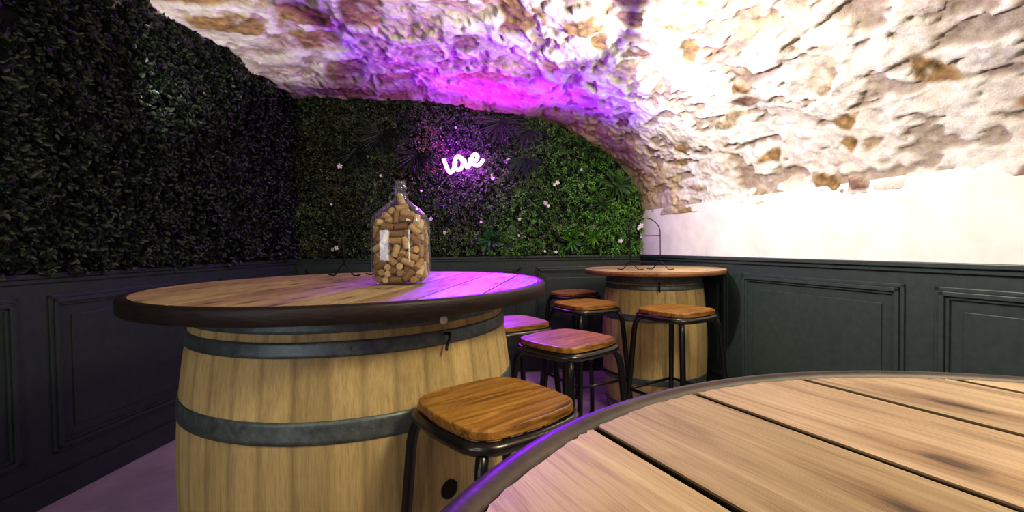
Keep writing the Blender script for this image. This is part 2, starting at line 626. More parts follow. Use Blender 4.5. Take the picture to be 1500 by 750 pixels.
def wainscot(name, p0, p1, panels):
    """Painted panelling along p0 -> p1 (outside to the left), with cap rail and moulded panels [(s0, s1)...]."""
    a, b = Vector((*p0, 0)), Vector((*p1, 0))
    t = (b - a).normalized()
    inn = Vector((t.y, -t.x, 0))
    L = (b - a).length
    MT = Matrix((( t.x, inn.x, 0, a.x), (t.y, inn.y, 0, a.y), (0, 0, 1, 0), (0, 0, 0, 1)))
    bm = bmesh.new()
    box(bm, 0, L, 0.001, 0.020, 0.0, RAIL - 0.03, M=MT)
    box(bm, 0, L, 0.001, 0.048, RAIL - 0.022, RAIL, bev=0.004, M=MT)
    box(bm, 0, L, 0.001, 0.034, RAIL - 0.045, RAIL - 0.022, bev=0.004, M=MT)
    box(bm, 0, L, 0.020, 0.034, 0.0, 0.12, bev=0.003, M=MT)
    for s0, s1 in panels:
        z0, z1 = 0.22, RAIL - 0.105
        for w, d0, h in ((0.0, 0.030, 0.018), (0.018, 0.040, 0.020), (0.038, 0.030, 0.014)):
            for (x0, x1, q0, q1) in ((s0 + w, s1 - w, z1 - w - h, z1 - w), (s0 + w, s1 - w, z0 + w, z0 + w + h),
                                     (s0 + w, s0 + w + h, z0 + w, z1 - w), (s1 - w - h, s1 - w, z0 + w, z1 - w)):
                box(bm, x0, x1, 0.018, d0, q0, q1, bev=0.003, M=MT)
        box(bm, s0 + 0.10, s1 - 0.10, 0.018, 0.026, z0 + 0.10, z1 - 0.10, bev=0.003, M=MT)
    return tag(bm_obj(name, bm, M['panel']), kind='structure')


off = XL
wainscot('trim_1', (XL, D), (XR, D), [(0.10 + 0, 1.02), (1.13, 2.10), (2.24, 3.12)])
tr = (Vector((xrb, YB)) - Vector((XR, D))).length
wainscot('trim_2', (XR, D), (xrb, YB), [(0.12 + k * 1.1, 1.10 + k * 1.1) for k in range(5)])
wainscot('trim_3', (xlb, YB), (XL, D), [(0.12 + k * 1.1, 1.10 + k * 1.1) for k in range(5)])


# ------------------------------------------------------------------ planting on the walls
def leaves(name, parent, base, e1, e2, nrm, L, W, col, phi=None, lift=None):
    """One mesh of folded leaves. base (n,3); e1/e2/nrm frame vectors; L, W (n,)."""
    n = len(base)
    phi = rng.uniform(0, 2 * PI, n) if phi is None else phi
    lift = rng.uniform(0.1, 1.1, n) if lift is None else lift
    d = np.cos(phi)[:, None] * e1 + np.sin(phi)[:, None] * e2 + lift[:, None] * nrm
    d /= np.linalg.norm(d, axis=1, keepdims=True)
    s = np.cross(d, nrm + rng.normal(0, 0.35, (n, 3)))
    s /= np.linalg.norm(s, axis=1, keepdims=True) + 1e-9
    up = np.cross(s, d)
    L, W = L[:, None], W[:, None]
    droop = rng.uniform(0.05, 0.25, n)[:, None]
    v = np.stack([base, base + d * L * 0.35 + s * W * 0.5 + up * W * 0.22, base + d * L * 0.72 + s * W * 0.38 + up * W * 0.15 - up * droop * L * 0.15,
                  base + d * L - up * droop * L * 0.4,
                  base + d * L * 0.72 - s * W * 0.38 + up * W * 0.15 - up * droop * L * 0.15, base + d * L * 0.35 - s * W * 0.5 + up * W * 0.22,
                  base + d * L * 0.5 ], 1)
    o = (np.arange(n) * 7)[:, None]
    tri = np.concatenate([o + np.array(t) for t in ((0, 1, 6), (1, 2, 6), (2, 3, 6), (3, 4, 6), (4, 5, 6), (5, 0, 6))], 0)
    me = bpy.data.meshes.new(name)
    me.vertices.add(n * 7)
    me.vertices.foreach_set('co', v.reshape(-1))
    me.loops.add(tri.size)
    me.loops.foreach_set('vertex_index', tri.reshape(-1).astype(np.int32))
    me.polygons.add(len(tri))
    me.polygons.foreach_set('loop_start', np.arange(0, tri.size, 3))
    me.update()
    smooth(me)
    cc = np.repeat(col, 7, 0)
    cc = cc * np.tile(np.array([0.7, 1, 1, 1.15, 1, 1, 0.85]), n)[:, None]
    set_cols(me, cc)
    return link(name, me, M['leaf'], parent)


E1, E2, EN = np.array([1.0, 0, 0]), np.array([0, 0, 1.0]), np.array([0, -1.0, 0])


def back_colour(x, z, n):
    """Greens of the artificial planting across the wall."""
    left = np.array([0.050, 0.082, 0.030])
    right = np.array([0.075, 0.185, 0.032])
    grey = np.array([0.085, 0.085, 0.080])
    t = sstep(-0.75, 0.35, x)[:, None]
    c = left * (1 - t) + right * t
    g = (np.exp(-(((x + 0.35) / 0.55) ** 2 + ((z - 2.25) / 0.42) ** 2)) * 0.95)[:, None]
    c = c * (1 - g) + grey * g
    patch = vnoise(x * 3.1 + 4, z * 3.4, x * 0, 71)[:, None]
    c = c * (1 + 0.5 * patch)
    c[:, 0] += 0.02 * np.clip(vnoise(x * 5, z * 5 + 3, x * 0, 72), 0, 1)
    return c


plant = empty('plant_wall', (0, 0, 0))
tag(plant, 'wall-wide panel of artificial green foliage under the stone arch, carrying the neon sign', 'plant wall')
# dark backing cut to the arch
bm = bmesh.new()
xs = np.linspace(XL + 0.01, XR - 0.02, 90)
vt = [(x, float(arch_top(x)) + 0.03) for x in xs]
top = [bm.verts.new((x, D - 0.022, z)) for x, z in vt]
bot = [bm.verts.new((x, D - 0.022, RAIL + 0.002)) for x, z in vt]
top2 = [bm.verts.new((x, D - 0.002, z)) for x, z in vt]
bot2 = [bm.verts.new((x, D - 0.002, RAIL + 0.002)) for x, z in vt]
for i in range(len(xs) - 1):
    bm.faces.new((bot[i], bot[i + 1], top[i + 1], top[i]))
    bm.faces.new((bot2[i + 1], bot2[i], top2[i], top2[i + 1]))
    bm.faces.new((top[i], top[i + 1], top2[i + 1], top2[i]))
    bm.faces.new((bot[i + 1], bot[i], bot2[i], bot2[i + 1]))
bm_obj('backing_panel', bm, M['backing'], plant)

NS = 11500
sx = rng.uniform(XL + 0.02, XR - 0.02, NS)
sz = rng.uniform(RAIL + 0.012, 2.62, NS)
ok = sz < arch_top(sx) + 0.005
sx, sz = sx[ok], sz[ok]
per = 8
depth = 0.03 + 0.05 * (0.5 + 0.5 * vnoise(sx * 6, sz * 6, sx * 0, 73)) + rng.uniform(0, 0.02, len(sx))
kind_s = vnoise(sx * 2.6 + 11, sz * 2.6, sx * 0, 74) + rng.normal(0, 0.25, len(sx))
cx_ = np.repeat(sx, per) + rng.normal(0, 0.009, len(sx) * per)
cz_ = np.repeat(sz, per) + rng.normal(0, 0.009, len(sx) * per)
cd_ = np.repeat(depth, per) - rng.uniform(0, 0.02, len(sx) * per)
base = np.stack([cx_, D - cd_, cz_], 1)
kk = np.repeat(kind_s, per)
Lf = np.where(kk > 0.25, rng.uniform(0.022, 0.036, len(kk)), rng.uniform(0.012, 0.022, len(kk)))
Wf = Lf * np.where(kk > 0.25, 0.34, 0.62)
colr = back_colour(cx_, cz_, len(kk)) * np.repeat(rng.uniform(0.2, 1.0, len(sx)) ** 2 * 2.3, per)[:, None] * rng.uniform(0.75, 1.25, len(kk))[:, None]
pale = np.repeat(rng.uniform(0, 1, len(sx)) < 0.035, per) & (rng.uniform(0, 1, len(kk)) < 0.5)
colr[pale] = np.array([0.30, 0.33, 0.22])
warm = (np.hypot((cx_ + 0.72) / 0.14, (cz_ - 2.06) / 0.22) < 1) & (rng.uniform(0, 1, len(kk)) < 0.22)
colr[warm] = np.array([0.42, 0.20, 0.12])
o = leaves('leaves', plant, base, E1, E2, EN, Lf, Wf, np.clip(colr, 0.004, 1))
tag(o, kind='stuff')


def tuft(name, x, z, n, L, W, col, spread=(0, 2 * PI), lift=(0.2, 0.9), dep=0.07, label=None):
    b = np.tile(np.array([x, D - dep, z]), (n, 1)) + rng.normal(0, 0.008, (n, 3)) * np.array([1, 0.3, 1])
    ph = rng.uniform(spread[0], spread[1], n)
    c = np.array(col) * rng.uniform(0.6, 1.35, n)[:, None]
    o = leaves(name, plant, b, E1, E2, EN, L * rng.uniform(0.65, 1.1, n), W * rng.uniform(0.8, 1.2, n), c, phi=ph, lift=rng.uniform(*lift, n))
    if label: tag(o, label)
    return o


def W_(px, py): 
    p = at(px, py, D - 0.08)
    return p.x, p.z


for px, py, n_, L_, w_, c_, sp, lb in (
        (733, 178, 90, 0.24, 0.008, (0.075, 0.07, 0.075), (PI * 0.9, PI * 2.1), 'grey-green fan palm'),
        (775, 190, 60, 0.22, 0.007, (0.06, 0.058, 0.06), (PI * 0.75, PI * 2.0), None),
        (768, 232, 90, 0.22, 0.008, (0.02, 0.055, 0.022), (PI * 1.05, PI * 1.95), None),
        (560, 196, 110, 0.24, 0.008, (0.020, 0.040, 0.018), (PI * 0.8, PI * 2.0), 'long dark grass'),
        (610, 226, 80, 0.22, 0.008, (0.035, 0.040, 0.036), (PI * 0.9, PI * 2.0), None),
        (520, 222, 60, 0.20, 0.008, (0.018, 0.036, 0.014), (PI * 1.0, PI * 2.0), None)):
    x, z = W_(px, py)
    tuft('grass_tuft', x, z, n_, L_, w_, c_, sp, (0.05, 0.6), 0.09, lb)
for px, py, L_, c_, n_ in ((905, 272, 0.17, (0.055, 0.125, 0.035), 34), (880, 300, 0.13, (0.04, 0.10, 0.03), 24),
                           (718, 352, 0.15, (0.035, 0.13, 0.035), 30), (742, 358, 0.10, (0.06, 0.17, 0.03), 22),
                           (838, 352, 0.14, (0.06, 0.19, 0.02), 30), (868, 348, 0.11, (0.08, 0.22, 0.02), 24),
                           (690, 350, 0.09, (0.05, 0.12, 0.02), 18), (792, 286, 0.08, (0.05, 0.14, 0.02), 18),
                           (505, 350, 0.09, (0.035, 0.07, 0.02), 18), (655, 300, 0.08, (0.03, 0.06, 0.025), 16)):
    x, z = W_(px, py)
    tuft('leafy_rosette', x, z, n_, L_, L_ * 0.17, c_, (0, 2 * PI), (0.15, 1.3), 0.085)

# small white flowers in the planting
fl = bmesh.new()
for k in range(5):
    a = 2 * PI * k / 5
    q = [Vector((0, 0, 0)), Vector((0.008, 0.007, 0.004)), Vector((0.018, 0.0055, 0.003)), Vector((0.021, 0, 0.001)), Vector((0.018, -0.0055, 0.003)), Vector((0.008, -0.007, 0.004))]
    R_ = Matrix.Rotation(a, 4, 'Z')
    fl.faces.new([fl.verts.new(R_ @ v) for v in q])
fme = bpy.data.meshes.new('flower')
fl.to_mesh(fme); fl.free()
fme.materials.append(M['petal'])
for px, py, s_ in ((499, 244, 1.25), (559, 258, 0.8), (494, 363, 1.1), (489, 366, 0.9), (632, 321, 1.1), (745, 235, 1.1), (741, 238, .8), (799, 298, 1.3), (803, 302, 0.8), (816, 268, 1.1),
                   (812, 271, .8), (652, 341, 0.9), (761, 321, 0.9), (938, 331, 1.2), (934, 335, .8), (908, 353, 1.1), (814, 369, 0.8), (705, 325, 0.7), (851, 249, 0.8), (722, 262, 0.9), (720, 257, 0.8),
                   (760, 345, 0.7), (618, 280, 0.6), (540, 230, 0.6), (578, 205, 0.6), (668, 188, 0.6), (487, 300, 0.6), (798, 368, 0.6)):
    x, z = W_(px, py)
    o = link('flower', fme, None, plant)
    o.location = (x, D - 0.105, z)
    o.rotation_euler = (PI / 2 + random.uniform(-0.5, 0.5), random.uniform(0, 6), random.uniform(-0.5, 0.5))
    o.rotation_mode = 'XYZ'
    o.scale = (s_,) * 3
    o['label'] = 'white flower'

# left wall planting
plant2 = empty('plant_wall', (0, 0, 0))
tag(plant2, 'dark green leafy planting covering the side wall, running forward at a corner to the arched plant wall', 'plant wall')
la, lb_ = np.array([xlb, YB]), np.array([XL, D])
tl = (lb_ - la) / np.linalg.norm(lb_ - la)
LL = np.linalg.norm(lb_ - la)
F1 = np.array([tl[0], tl[1], 0])
FN = np.array([tl[1], -tl[0], 0])
bm = bmesh.new()
MTl = Matrix(((tl[0], FN[0], 0, la[0]), (tl[1], FN[1], 0, la[1]), (0, 0, 1, 0), (0, 0, 0, 1)))
box(bm, 0.02, LL - 0.03, 0.003, 0.025, RAIL + 0.002, 2.50, M=MTl)
bm_obj('backing_panel', bm, M['backing'], plant2)
NS2 = 8000
ss = LL - 0.03 - (LL - 0.1) * rng.uniform(0, 1, NS2)
zz = rng.uniform(RAIL + 0.02, 2.62, NS2)
per2 = 8
s_ = np.repeat(ss, per2) + rng.normal(0, 0.014, NS2 * per2)
z_ = np.repeat(zz, per2) + rng.normal(0, 0.014, NS2 * per2)
d_ = 0.03 + 0.04 * np.repeat(0.5 + 0.5 * vnoise(ss * 5, zz * 5, ss * 0, 83), per2) + rng.uniform(0, 0.02, NS2 * per2)
base = np.stack([la[0] + tl[0] * s_ + FN[0] * d_, la[1] + tl[1] * s_ + FN[1] * d_, z_], 1)
Lf = rng.uniform(0.022, 0.042, len(s_))
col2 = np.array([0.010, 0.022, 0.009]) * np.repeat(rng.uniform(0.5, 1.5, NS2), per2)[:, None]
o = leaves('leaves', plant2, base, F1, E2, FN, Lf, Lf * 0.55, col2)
tag(o, kind='stuff')

# ------------------------------------------------------------------ neon sign
NP = at(680, 240, D - 0.14)


def nz(pts):
    out = []
    for x, y in pts:
        out.append(at(620 + x / 9.375, 190 + y / 9.375, D - 0.14))
    return out


neon = empty('neon_sign', (NP.x, NP.y, NP.z))
tag(neon, 'glowing pink-violet neon sign in joined handwriting on the foliage', 'neon sign')
bm = bmesh.new()
strokes = [[(278, 398), (300, 458), (330, 535), (368, 588), (408, 560), (428, 500), (446, 430)],
           [(500, 372), (462, 372), (436, 420), (428, 490), (452, 542), (500, 548), (538, 500), (540, 430), (500, 372), (530, 396), (562, 424), (582, 480), (606, 518), (632, 488), (644, 430), (652, 388)],
           [(644, 446), (690, 440), (738, 400), (740, 352), (700, 340), (668, 376), (670, 430), (700, 476), (742, 490), (790, 462), (830, 404)]]
for s_k in strokes:
    tube(bm, [p - NP for p in spline(nz(s_k), 8)], 0.0175, 8)
bm_obj('glowing_tube', bm, M['neon'], neon, True)
for q in ((300, 458), (450, 540), (606, 518), (742, 490), (700, 340)):
    bm = bmesh.new()
    p = nz([q])[0] - NP
    tube(bm, [p, p + Vector((0, 0.12, 0))], 0.003, 6)
    bm_obj('mounting_peg', bm, M['wire'], neon)


# ------------------------------------------------------------------ barrel tables
def barrel_r(z, H, rh, rb):
    t = (z - H / 2) / (H / 2)
    return rb - (rb - rh) * abs(t) ** 2.0


def barrel_table(loc, rz, H, rh, rb, hoops, Rt, zt, thick, board, n0, rim, label, nst=30, seed=1, bung=None):
    """Upright wine cask carrying a round boarded top. rim: None or (width, rise, material)."""
    root = empty('barrel_table', (loc[0], loc[1], 0), rz)
    tag(root, label, 'barrel table')
    rg = random.Random(seed)
    per = 6
    nseg = nst * per
    tone = [rg.uniform(0.80, 1.08) for _ in range(nst)]
    zs = [H * k / 28 for k in range(29)]
    vs, cs, fs = [], [], []
    for z in zs:
        rr = barrel_r(z, H, rh, rb)
        for k in range(nseg):
            a = 2 * PI * k / nseg
            e = 0.9975 if k % per == 0 else 1.0
            vs.append((rr * e * math.cos(a), rr * e * math.sin(a), z))
            t = tone[k // per] * (0.72 if k % per == 0 else 1.0)
            cs.append((t, t * rg.uniform(0.985, 1.0), t * 0.98))
    for i in range(28):
        for k in range(nseg):
            fs.append((i * nseg + k, i * nseg + (k + 1) % nseg, (i + 1) * nseg + (k + 1) % nseg, (i + 1) * nseg + k))
    fs.append(tuple(range(nseg))[::-1])
    fs.append(tuple(28 * nseg + k for k in range(nseg)))
    me = bpy.data.meshes.new('cask')
    me.from_pydata(vs, [], fs)
    smooth(me)
    set_cols(me, np.array(cs))
    link('cask', me, M['cask_wood'], root)
    for z0, z1 in hoops:
        bm = bmesh.new()
        prof = []
        m = 5
        th = 0.0035
        for k in range(m + 1):
            z = z0 + (z1 - z0) * k / m
            prof.append((barrel_r(z, H, rh, rb) + th, z))
        prof = [(barrel_r(z0, H, rh, rb) - 0.002, z0)] + prof + [(barrel_r(z1, H, rh, rb) - 0.002, z1)]
        lathe(bm, prof, 96, False, False)
        a0 = rg.uniform(0, 6)
        for q in range(2):      # two rivets at the lap
            zc = (z0 + z1) / 2 
            rr = barrel_r(zc, H, rh, rb) + th
            a = -rz - PI / 2 + 0.28 + q * 0.09
            c = Vector((rr * math.cos(a), rr * math.sin(a), zc))
            bmesh.ops.create_uvsphere(bm, u_segments=8, v_segments=6, radius=0.006, matrix=Matrix.Translation(c) @ Matrix.Scale(0.6, 4))
        bm_obj('hoop', bm, M['hoop'], root, True)
    # boards of the top
    Rw = Rt - (rim[0] if rim else 0)
    bm = bmesh.new()
    cl = bm.loops.layers.color.new('Col')
    edges = [n0 + k * board for k in range(-12, 13)]
    z1, z0 = zt - (rim[1] if rim else 0), zt - thick + 0.001
    for e0, e1 in zip(edges, edges[1:]):
        gap = 0.0019
        lo, hi = max(e0 + gap, -Rw * 0.9995), min(e1 - gap, Rw * 0.9995)
        if hi - lo < 0.006: continue
        m = 22
        ns_ = [lo + (hi - lo) * (0.5 - 0.5 * math.cos(PI * k / m)) for k in range(m + 1)]
        rag = 0.0025 if rim else 0.0
        pts = [(math.sqrt(max(Rw ** 2 - v ** 2, 0)) - rg.uniform(0, rag), v) for v in ns_]
        pts += [(-math.sqrt(max(Rw ** 2 - v ** 2, 0)) + rg.uniform(0, rag), v) for v in reversed(ns_)]
        cl_pts = []
        for p in pts:
            if not cl_pts or (Vector(p) - Vector(cl_pts[-1])).length > 1e-4: cl_pts.append(p)
        tp = [bm.verts.new((x, y, z1)) for x, y in cl_pts]
        bt = [bm.verts.new((x, y, z0)) for x, y in cl_pts]
        t = rg.uniform(0.82, 1.1)
        w_ = (t, t * rg.uniform(0.95, 1.0), t * rg.uniform(0.9, 1.0), 1)
        nf = [bm.faces.new(tp), bm.faces.new(bt[::-1])]
        for k in range(len(tp)):
            nf.append(bm.faces.new((tp[k], bt[k], bt[(k + 1) % len(tp)], tp[(k + 1) % len(tp)])))
        for q, f in enumerate(nf):
            for l in f.loops: l[cl] = w_ if q < 2 else (0.16, 0.13, 0.1, 1)
        bmesh.ops.bevel(bm, geom=[e for e in nf[0].edges], offset=0.0016, segments=2, affect='EDGES')
    bm_obj('tabletop', bm, M['table_wood'], root)
    if rim:
        w, rise, mt = rim
        bm = bmesh.new()
        b = min(0.009, w * 0.42)
        prof = [(Rt - w, zt - thick)]
        prof += [(Rt - w, zt - b), (Rt - w + b * 0.3, zt - b * 0.3), (Rt - w + b, zt), (Rt - b, zt), (Rt - b * 0.3, zt - b * 0.3), (Rt, zt - b), (Rt, zt - thick + 0.004), (Rt - 0.004, zt - thick)]
        R_ = lathe(bm, prof, 128, False, False)
        for k in range(128):
            bm.faces.new((R_[-1][k], R_[-1][(k + 1) % 128], R_[0][(k + 1) % 128], R_[0][k]))
        bm_obj('rim_band', bm, mt, root, True)
    else:
        bm = bmesh.new()
        lathe(bm, [(Rt - 0.012, zt - thick), (Rt + 0.001, zt - thick + 0.002), (Rt + 0.002, zt - 0.004), (Rt - 0.001, zt - 0.0005)], 96, False, False)
        bm_obj('edge_band', bm, M['edge_wood'], root, True)
    return root


def on_barrel(root, part):
    part.parent = root
    part.matrix_parent_inverse = Matrix.Identity(4)
    inv = (Matrix.Translation(root.location) @ Matrix.Rotation(root.rotation_euler.z, 4, 'Z')).inverted()
    part.data.transform(inv)


T1 = Vector((-0.570, 1.680)); T1Z = 1.050
T2 = Vector((1.000, 3.20)); T2Z = 1.000
FG = Vector((0.330, 0.045)); FGZ = 1.050
t1 = barrel_table(T1, math.radians(82), T1Z - 0.045, 0.515, 0.565,
                  [(0.958, 1.004), (0.897, 0.937), (0.682, 0.740), (0.275, 0.332), (0.072, 0.112), (0.0, 0.045)],
                  0.690, T1Z, 0.045, 0.142, 0.02, (0.026, 0.001, M['dark_rim']),
                  'large barrel table with a thick dark-edged round top carrying the bottle of corks', 40, 3)
t2 = barrel_table(T2, math.radians(8), T2Z - 0.030, 0.318, 0.356,
                  [(0.915, 0.969), (0.874, 0.905), (0.672, 0.714), (0.262, 0.302), (0.08, 0.11), (0.0, 0.05)],
                  0.475, T2Z, 0.030, 0.11, 0.03, None,
                  'far barrel table with a thin brown-edged top beside the white wall', 28, 5)
t3 = barrel_table(FG, math.radians(-63.5), FGZ - 0.040, 0.27, 0.315,
                  [(0.96, 1.01), (0.90, 0.935), (0.68, 0.72), (0.29, 0.33), (0.075, 0.11), (0.0, 0.05)],
                  0.411, FGZ, 0.040, 0.122, 0.003, (0.0215, 0.003, M['iron_rim']),
                  'pale boarded barrel table with a dark worn metal rim, nearest to the viewer', 28, 7)

# bung hole and bag hooks on the big cask; hook on the far cask
def cask_point(c, px, py, H, rh, rb, lift=0.0):
    """Where the view line through a pixel meets the cask (bisection on world y)."""
    lo, hi = 0.3, c.y
    for _ in range(60):
        mid = (lo + hi) / 2
        p = at(px, py, mid)
        if (Vector((p.x, p.y)) - c).length > barrel_r(p.z, H, rh, rb) + lift: lo = mid
        else: hi = mid
    return at(px, py, lo)


p = cask_point(T1, 658, 716, T1Z - 0.045, 0.515, 0.565)
n3 = Vector((p.x - T1.x, p.y - T1.y, 0)).normalized()
q3 = n3.to_track_quat('Z', 'Y').to_matrix().to_4x4()
bm = bmesh.new()
lathe(bm, [(0.027, -0.012), (0.027, 0.0035), (0.024, 0.0042), (0.001, 0.0035)], 28, True, True)
bmesh.ops.transform(bm, matrix=Matrix.Translation(p) @ q3, verts=bm.verts)
on_barrel(t1, tag(bm_obj('bung_hole', bm, M['hole']), 'black bung hole'))
p = cask_point(T1, 652, 488, T1Z - 0.045, 0.515, 0.565, 0.002)
n3 = Vector((p.x - T1.x, p.y - T1.y, 0)).normalized()
sd = Vector((-n3.y, n3.x, 0))
bm = bmesh.new()
tube(bm, spline([p, p + n3 * 0.02, p + n3 * 0.03 + Vector((0, 0, -0.006)) - sd * 0.006, p + n3 * 0.030 + Vector((0, 0, -0.030)) - sd * 0.016, p + n3 * 0.036 + Vector((0, 0, -0.040)) - sd * 0.022], 4), 0.0042, 8)
lathe_c = bmesh.ops.create_uvsphere(bm, u_segments=12, v_segments=8, radius=0.006, matrix=Matrix.Translation(p + n3 * 0.020))
on_barrel(t1, tag(bm_obj('bag_hook', bm, M['wire'], None, True), 'black iron hook'))
p = cask_point(T1, 650, 470, T1Z - 0.045, 0.515, 0.565, 0.006)
n3 = Vector((p.x - T1.x, p.y - T1.y, 0)).normalized()
bm = bmesh.new()
lathe(bm, [(0.012, -0.008), (0.012, 0.002), (0.009, 0.005), (0.001, 0.005)], 20, True, False)
bmesh.ops.transform(bm, matrix=Matrix.Translation(p + Vector((0, 0, 0.002))) @ n3.to_track_quat('Z', 'Y').to_matrix().to_4x4(), verts=bm.verts)
on_barrel(t1, tag(bm_obj('disc_stop', bm, M['white_plastic'], None, True), 'small white disc'))
p = cask_point(T2, 965, 416, T2Z - 0.03, 0.318, 0.356, 0.003)
n3 = Vector((p.x - T2.x, p.y - T2.y, 0)).normalized()
bm = bmesh.new()
tube(bm, spline([p, p + n3 * 0.028, p + n3 * 0.034 + Vector((0, 0, -0.02)), p + n3 * 0.03 + Vector((0, 0, -0.040)), p + n3 * 0.046 + Vector((0, 0, -0.045))], 4), 0.006, 8)
bmesh.ops.create_uvsphere(bm, u_segments=10, v_segments=8, radius=0.009, matrix=Matrix.Translation(p + n3 * 0.028 + Vector((0, 0, 0.004))))
on_barrel(t2, tag(bm_obj('bag_hook', bm, M['wire'], None, True), 'black iron hook'))


# ------------------------------------------------------------------ bar stools
def rsq(h, rad, n=8):
    """Rounded square outline, half side h."""
    out = []
    for cx, cy, a0 in ((h - rad, h - rad, 0), (-(h - rad), h - rad, PI / 2), (-(h - rad), -(h - rad), PI), (h - rad, -(h - rad), 3 * PI / 2)):
        for k in range(n + 1):
            a = a0 + PI / 2 * k / n
            out.append((cx + rad * math.cos(a), cy + rad * math.sin(a)))
    # slightly bowed sides
    res = []
    m = len(out)
    for i in range(m):
        a, b = Vector(out[i]), Vector(out[(i + 1) % m])
        res.append(a)
        if (b - a).length > 0.05:
            for k in range(1, 6):
                t = k / 6
                p = a.lerp(b, t)
                res.append(p + p.normalized() * 0.007 * math.sin(PI * t))
    return res


SEAT = 0.792


def make_stool(h=0.159, rad=0.070):
    root = empty('bar_stool', (0, 0, 0))
    o0 = rsq(h, rad)
    bm = bmesh.new()
    levels = [(-0.0035, SEAT - 0.024), (0.0, SEAT - 0.021), (0.0, SEAT - 0.005), (-0.0015, SEAT - 0.0015), (-0.005, SEAT)]
    rings = []
    for dlt, z in levels:
        rings.append([bm.verts.new((p.x + p.normalized().x * dlt, p.y + p.normalized().y * dlt, z)) for p in o0])
    for a, b in zip(rings, rings[1:]):
        for k in range(len(a)):
            bm.faces.new((a[k], a[(k + 1) % len(a)], b[(k + 1) % len(a)], b[k]))
    bm.faces.new(rings[0][::-1])
    bm.faces.new(rings[-1])
    seat = bm_obj('seat', bm, M['oak_seat'], root)
    bm = bmesh.new()
    zf = SEAT - 0.040
    tube(bm, [(p.x + p.normalized().x * 0.002, p.y + p.normalized().y * 0.002, zf) for p in o0], 0.0148, 12, closed=True)
    for s in (-1, 1):      # flat brackets carrying the board
        box(bm, -h * 0.92, h * 0.92, s * 0.07 - 0.012, s * 0.07 + 0.012, SEAT - 0.0285, SEAT - 0.0245)
    bm_obj('seat_frame', bm, M['gunmetal'], root, True)
    for sx_ in (-1, 1):
        for sy_ in (-1, 1):
            bm = bmesh.new()
            c = h - 0.026
            b0 = Vector((sx_ * (c - 0.012), sy_ * (c - 0.012), zf))
            b1 = Vector((sx_ * (c + 0.012), sy_ * (c + 0.012), zf - 0.030))
            b2 = Vector((sx_ * (c + 0.022), sy_ * (c + 0.022), zf - 0.075))
            b3 = Vector((sx_ * (c + 0.066), sy_ * (c + 0.066), 0.008))
            pts = spline([b0, b1, b2], 5) + [b2.lerp(b3, t) for t in (0.25, 0.5, 0.75, 1.0)]
            tube(bm, pts, 0.0145, 12)
            lg = bm_obj('leg', bm, M['tube'], root, True)
            bm = bmesh.new()
            lathe(bm, [(0.017, 0.0), (0.018, 0.004), (0.017, 0.022), (0.0146, 0.024)], 16)
            bmesh.ops.transform(bm, matrix=Matrix.Translation((b3.x, b3.y, 0)), verts=bm.verts)
            bm_obj('rubber_foot', bm, M['wire'], lg, True)
    zr = 0.34
    c = h - 0.026 + 0.022
    c += 0.044 * (zf - 0.075 - zr) / (zf - 0.083)
    for a, b in (((-1, -1), (1, -1)), ((1, -1), (1, 1)), ((1, 1), (-1, 1)), ((-1, 1), (-1, -1))):
        bm = bmesh.new()
        tube(bm, [(a[0] * c, a[1] * c, zr), (b[0] * c, b[1] * c, zr)], 0.0085, 10)
        bm_obj('footrest', bm, M['tube'], root, True)
    return root


stool0 = make_stool()
stools = [((-0.048, 1.130), 1.0, 'honey-wood bar stool with gunmetal frame, drawn up to the bottle table, largest of the stools'),
          ((0.226, 1.875), 1.0, 'bar stool whose whole seat glows violet to orange, just behind the nearest stool'),
          ((-0.010, 2.300), 1.0, 'violet-lit bar stool half hidden behind the bottle table'),
          ((0.457, 2.820), 1.03, 'bar stool with reddish-brown seat left of the far barrel table'),
          ((0.510, 3.700), 1.0, 'dim brown bar stool by the panelling, behind the reddish-brown stool'),
          ((0.910, 2.500), 1.03, 'brown-seated bar stool standing in front of the far barrel table')]
angs = [39, 41, 30, 28, 40, 32]
for i, ((x, y), s_, lb) in enumerate(stools):
    o = stool0 if i == 0 else copy_tree(stool0)
    o.location = (x, y, 0)
    o.rotation_euler = (0, 0, math.radians(angs[i]))
    o.scale = (s_,) * 3
    tag(o, lb, 'bar stool', 'wood-seated bar stools around the barrel tables')


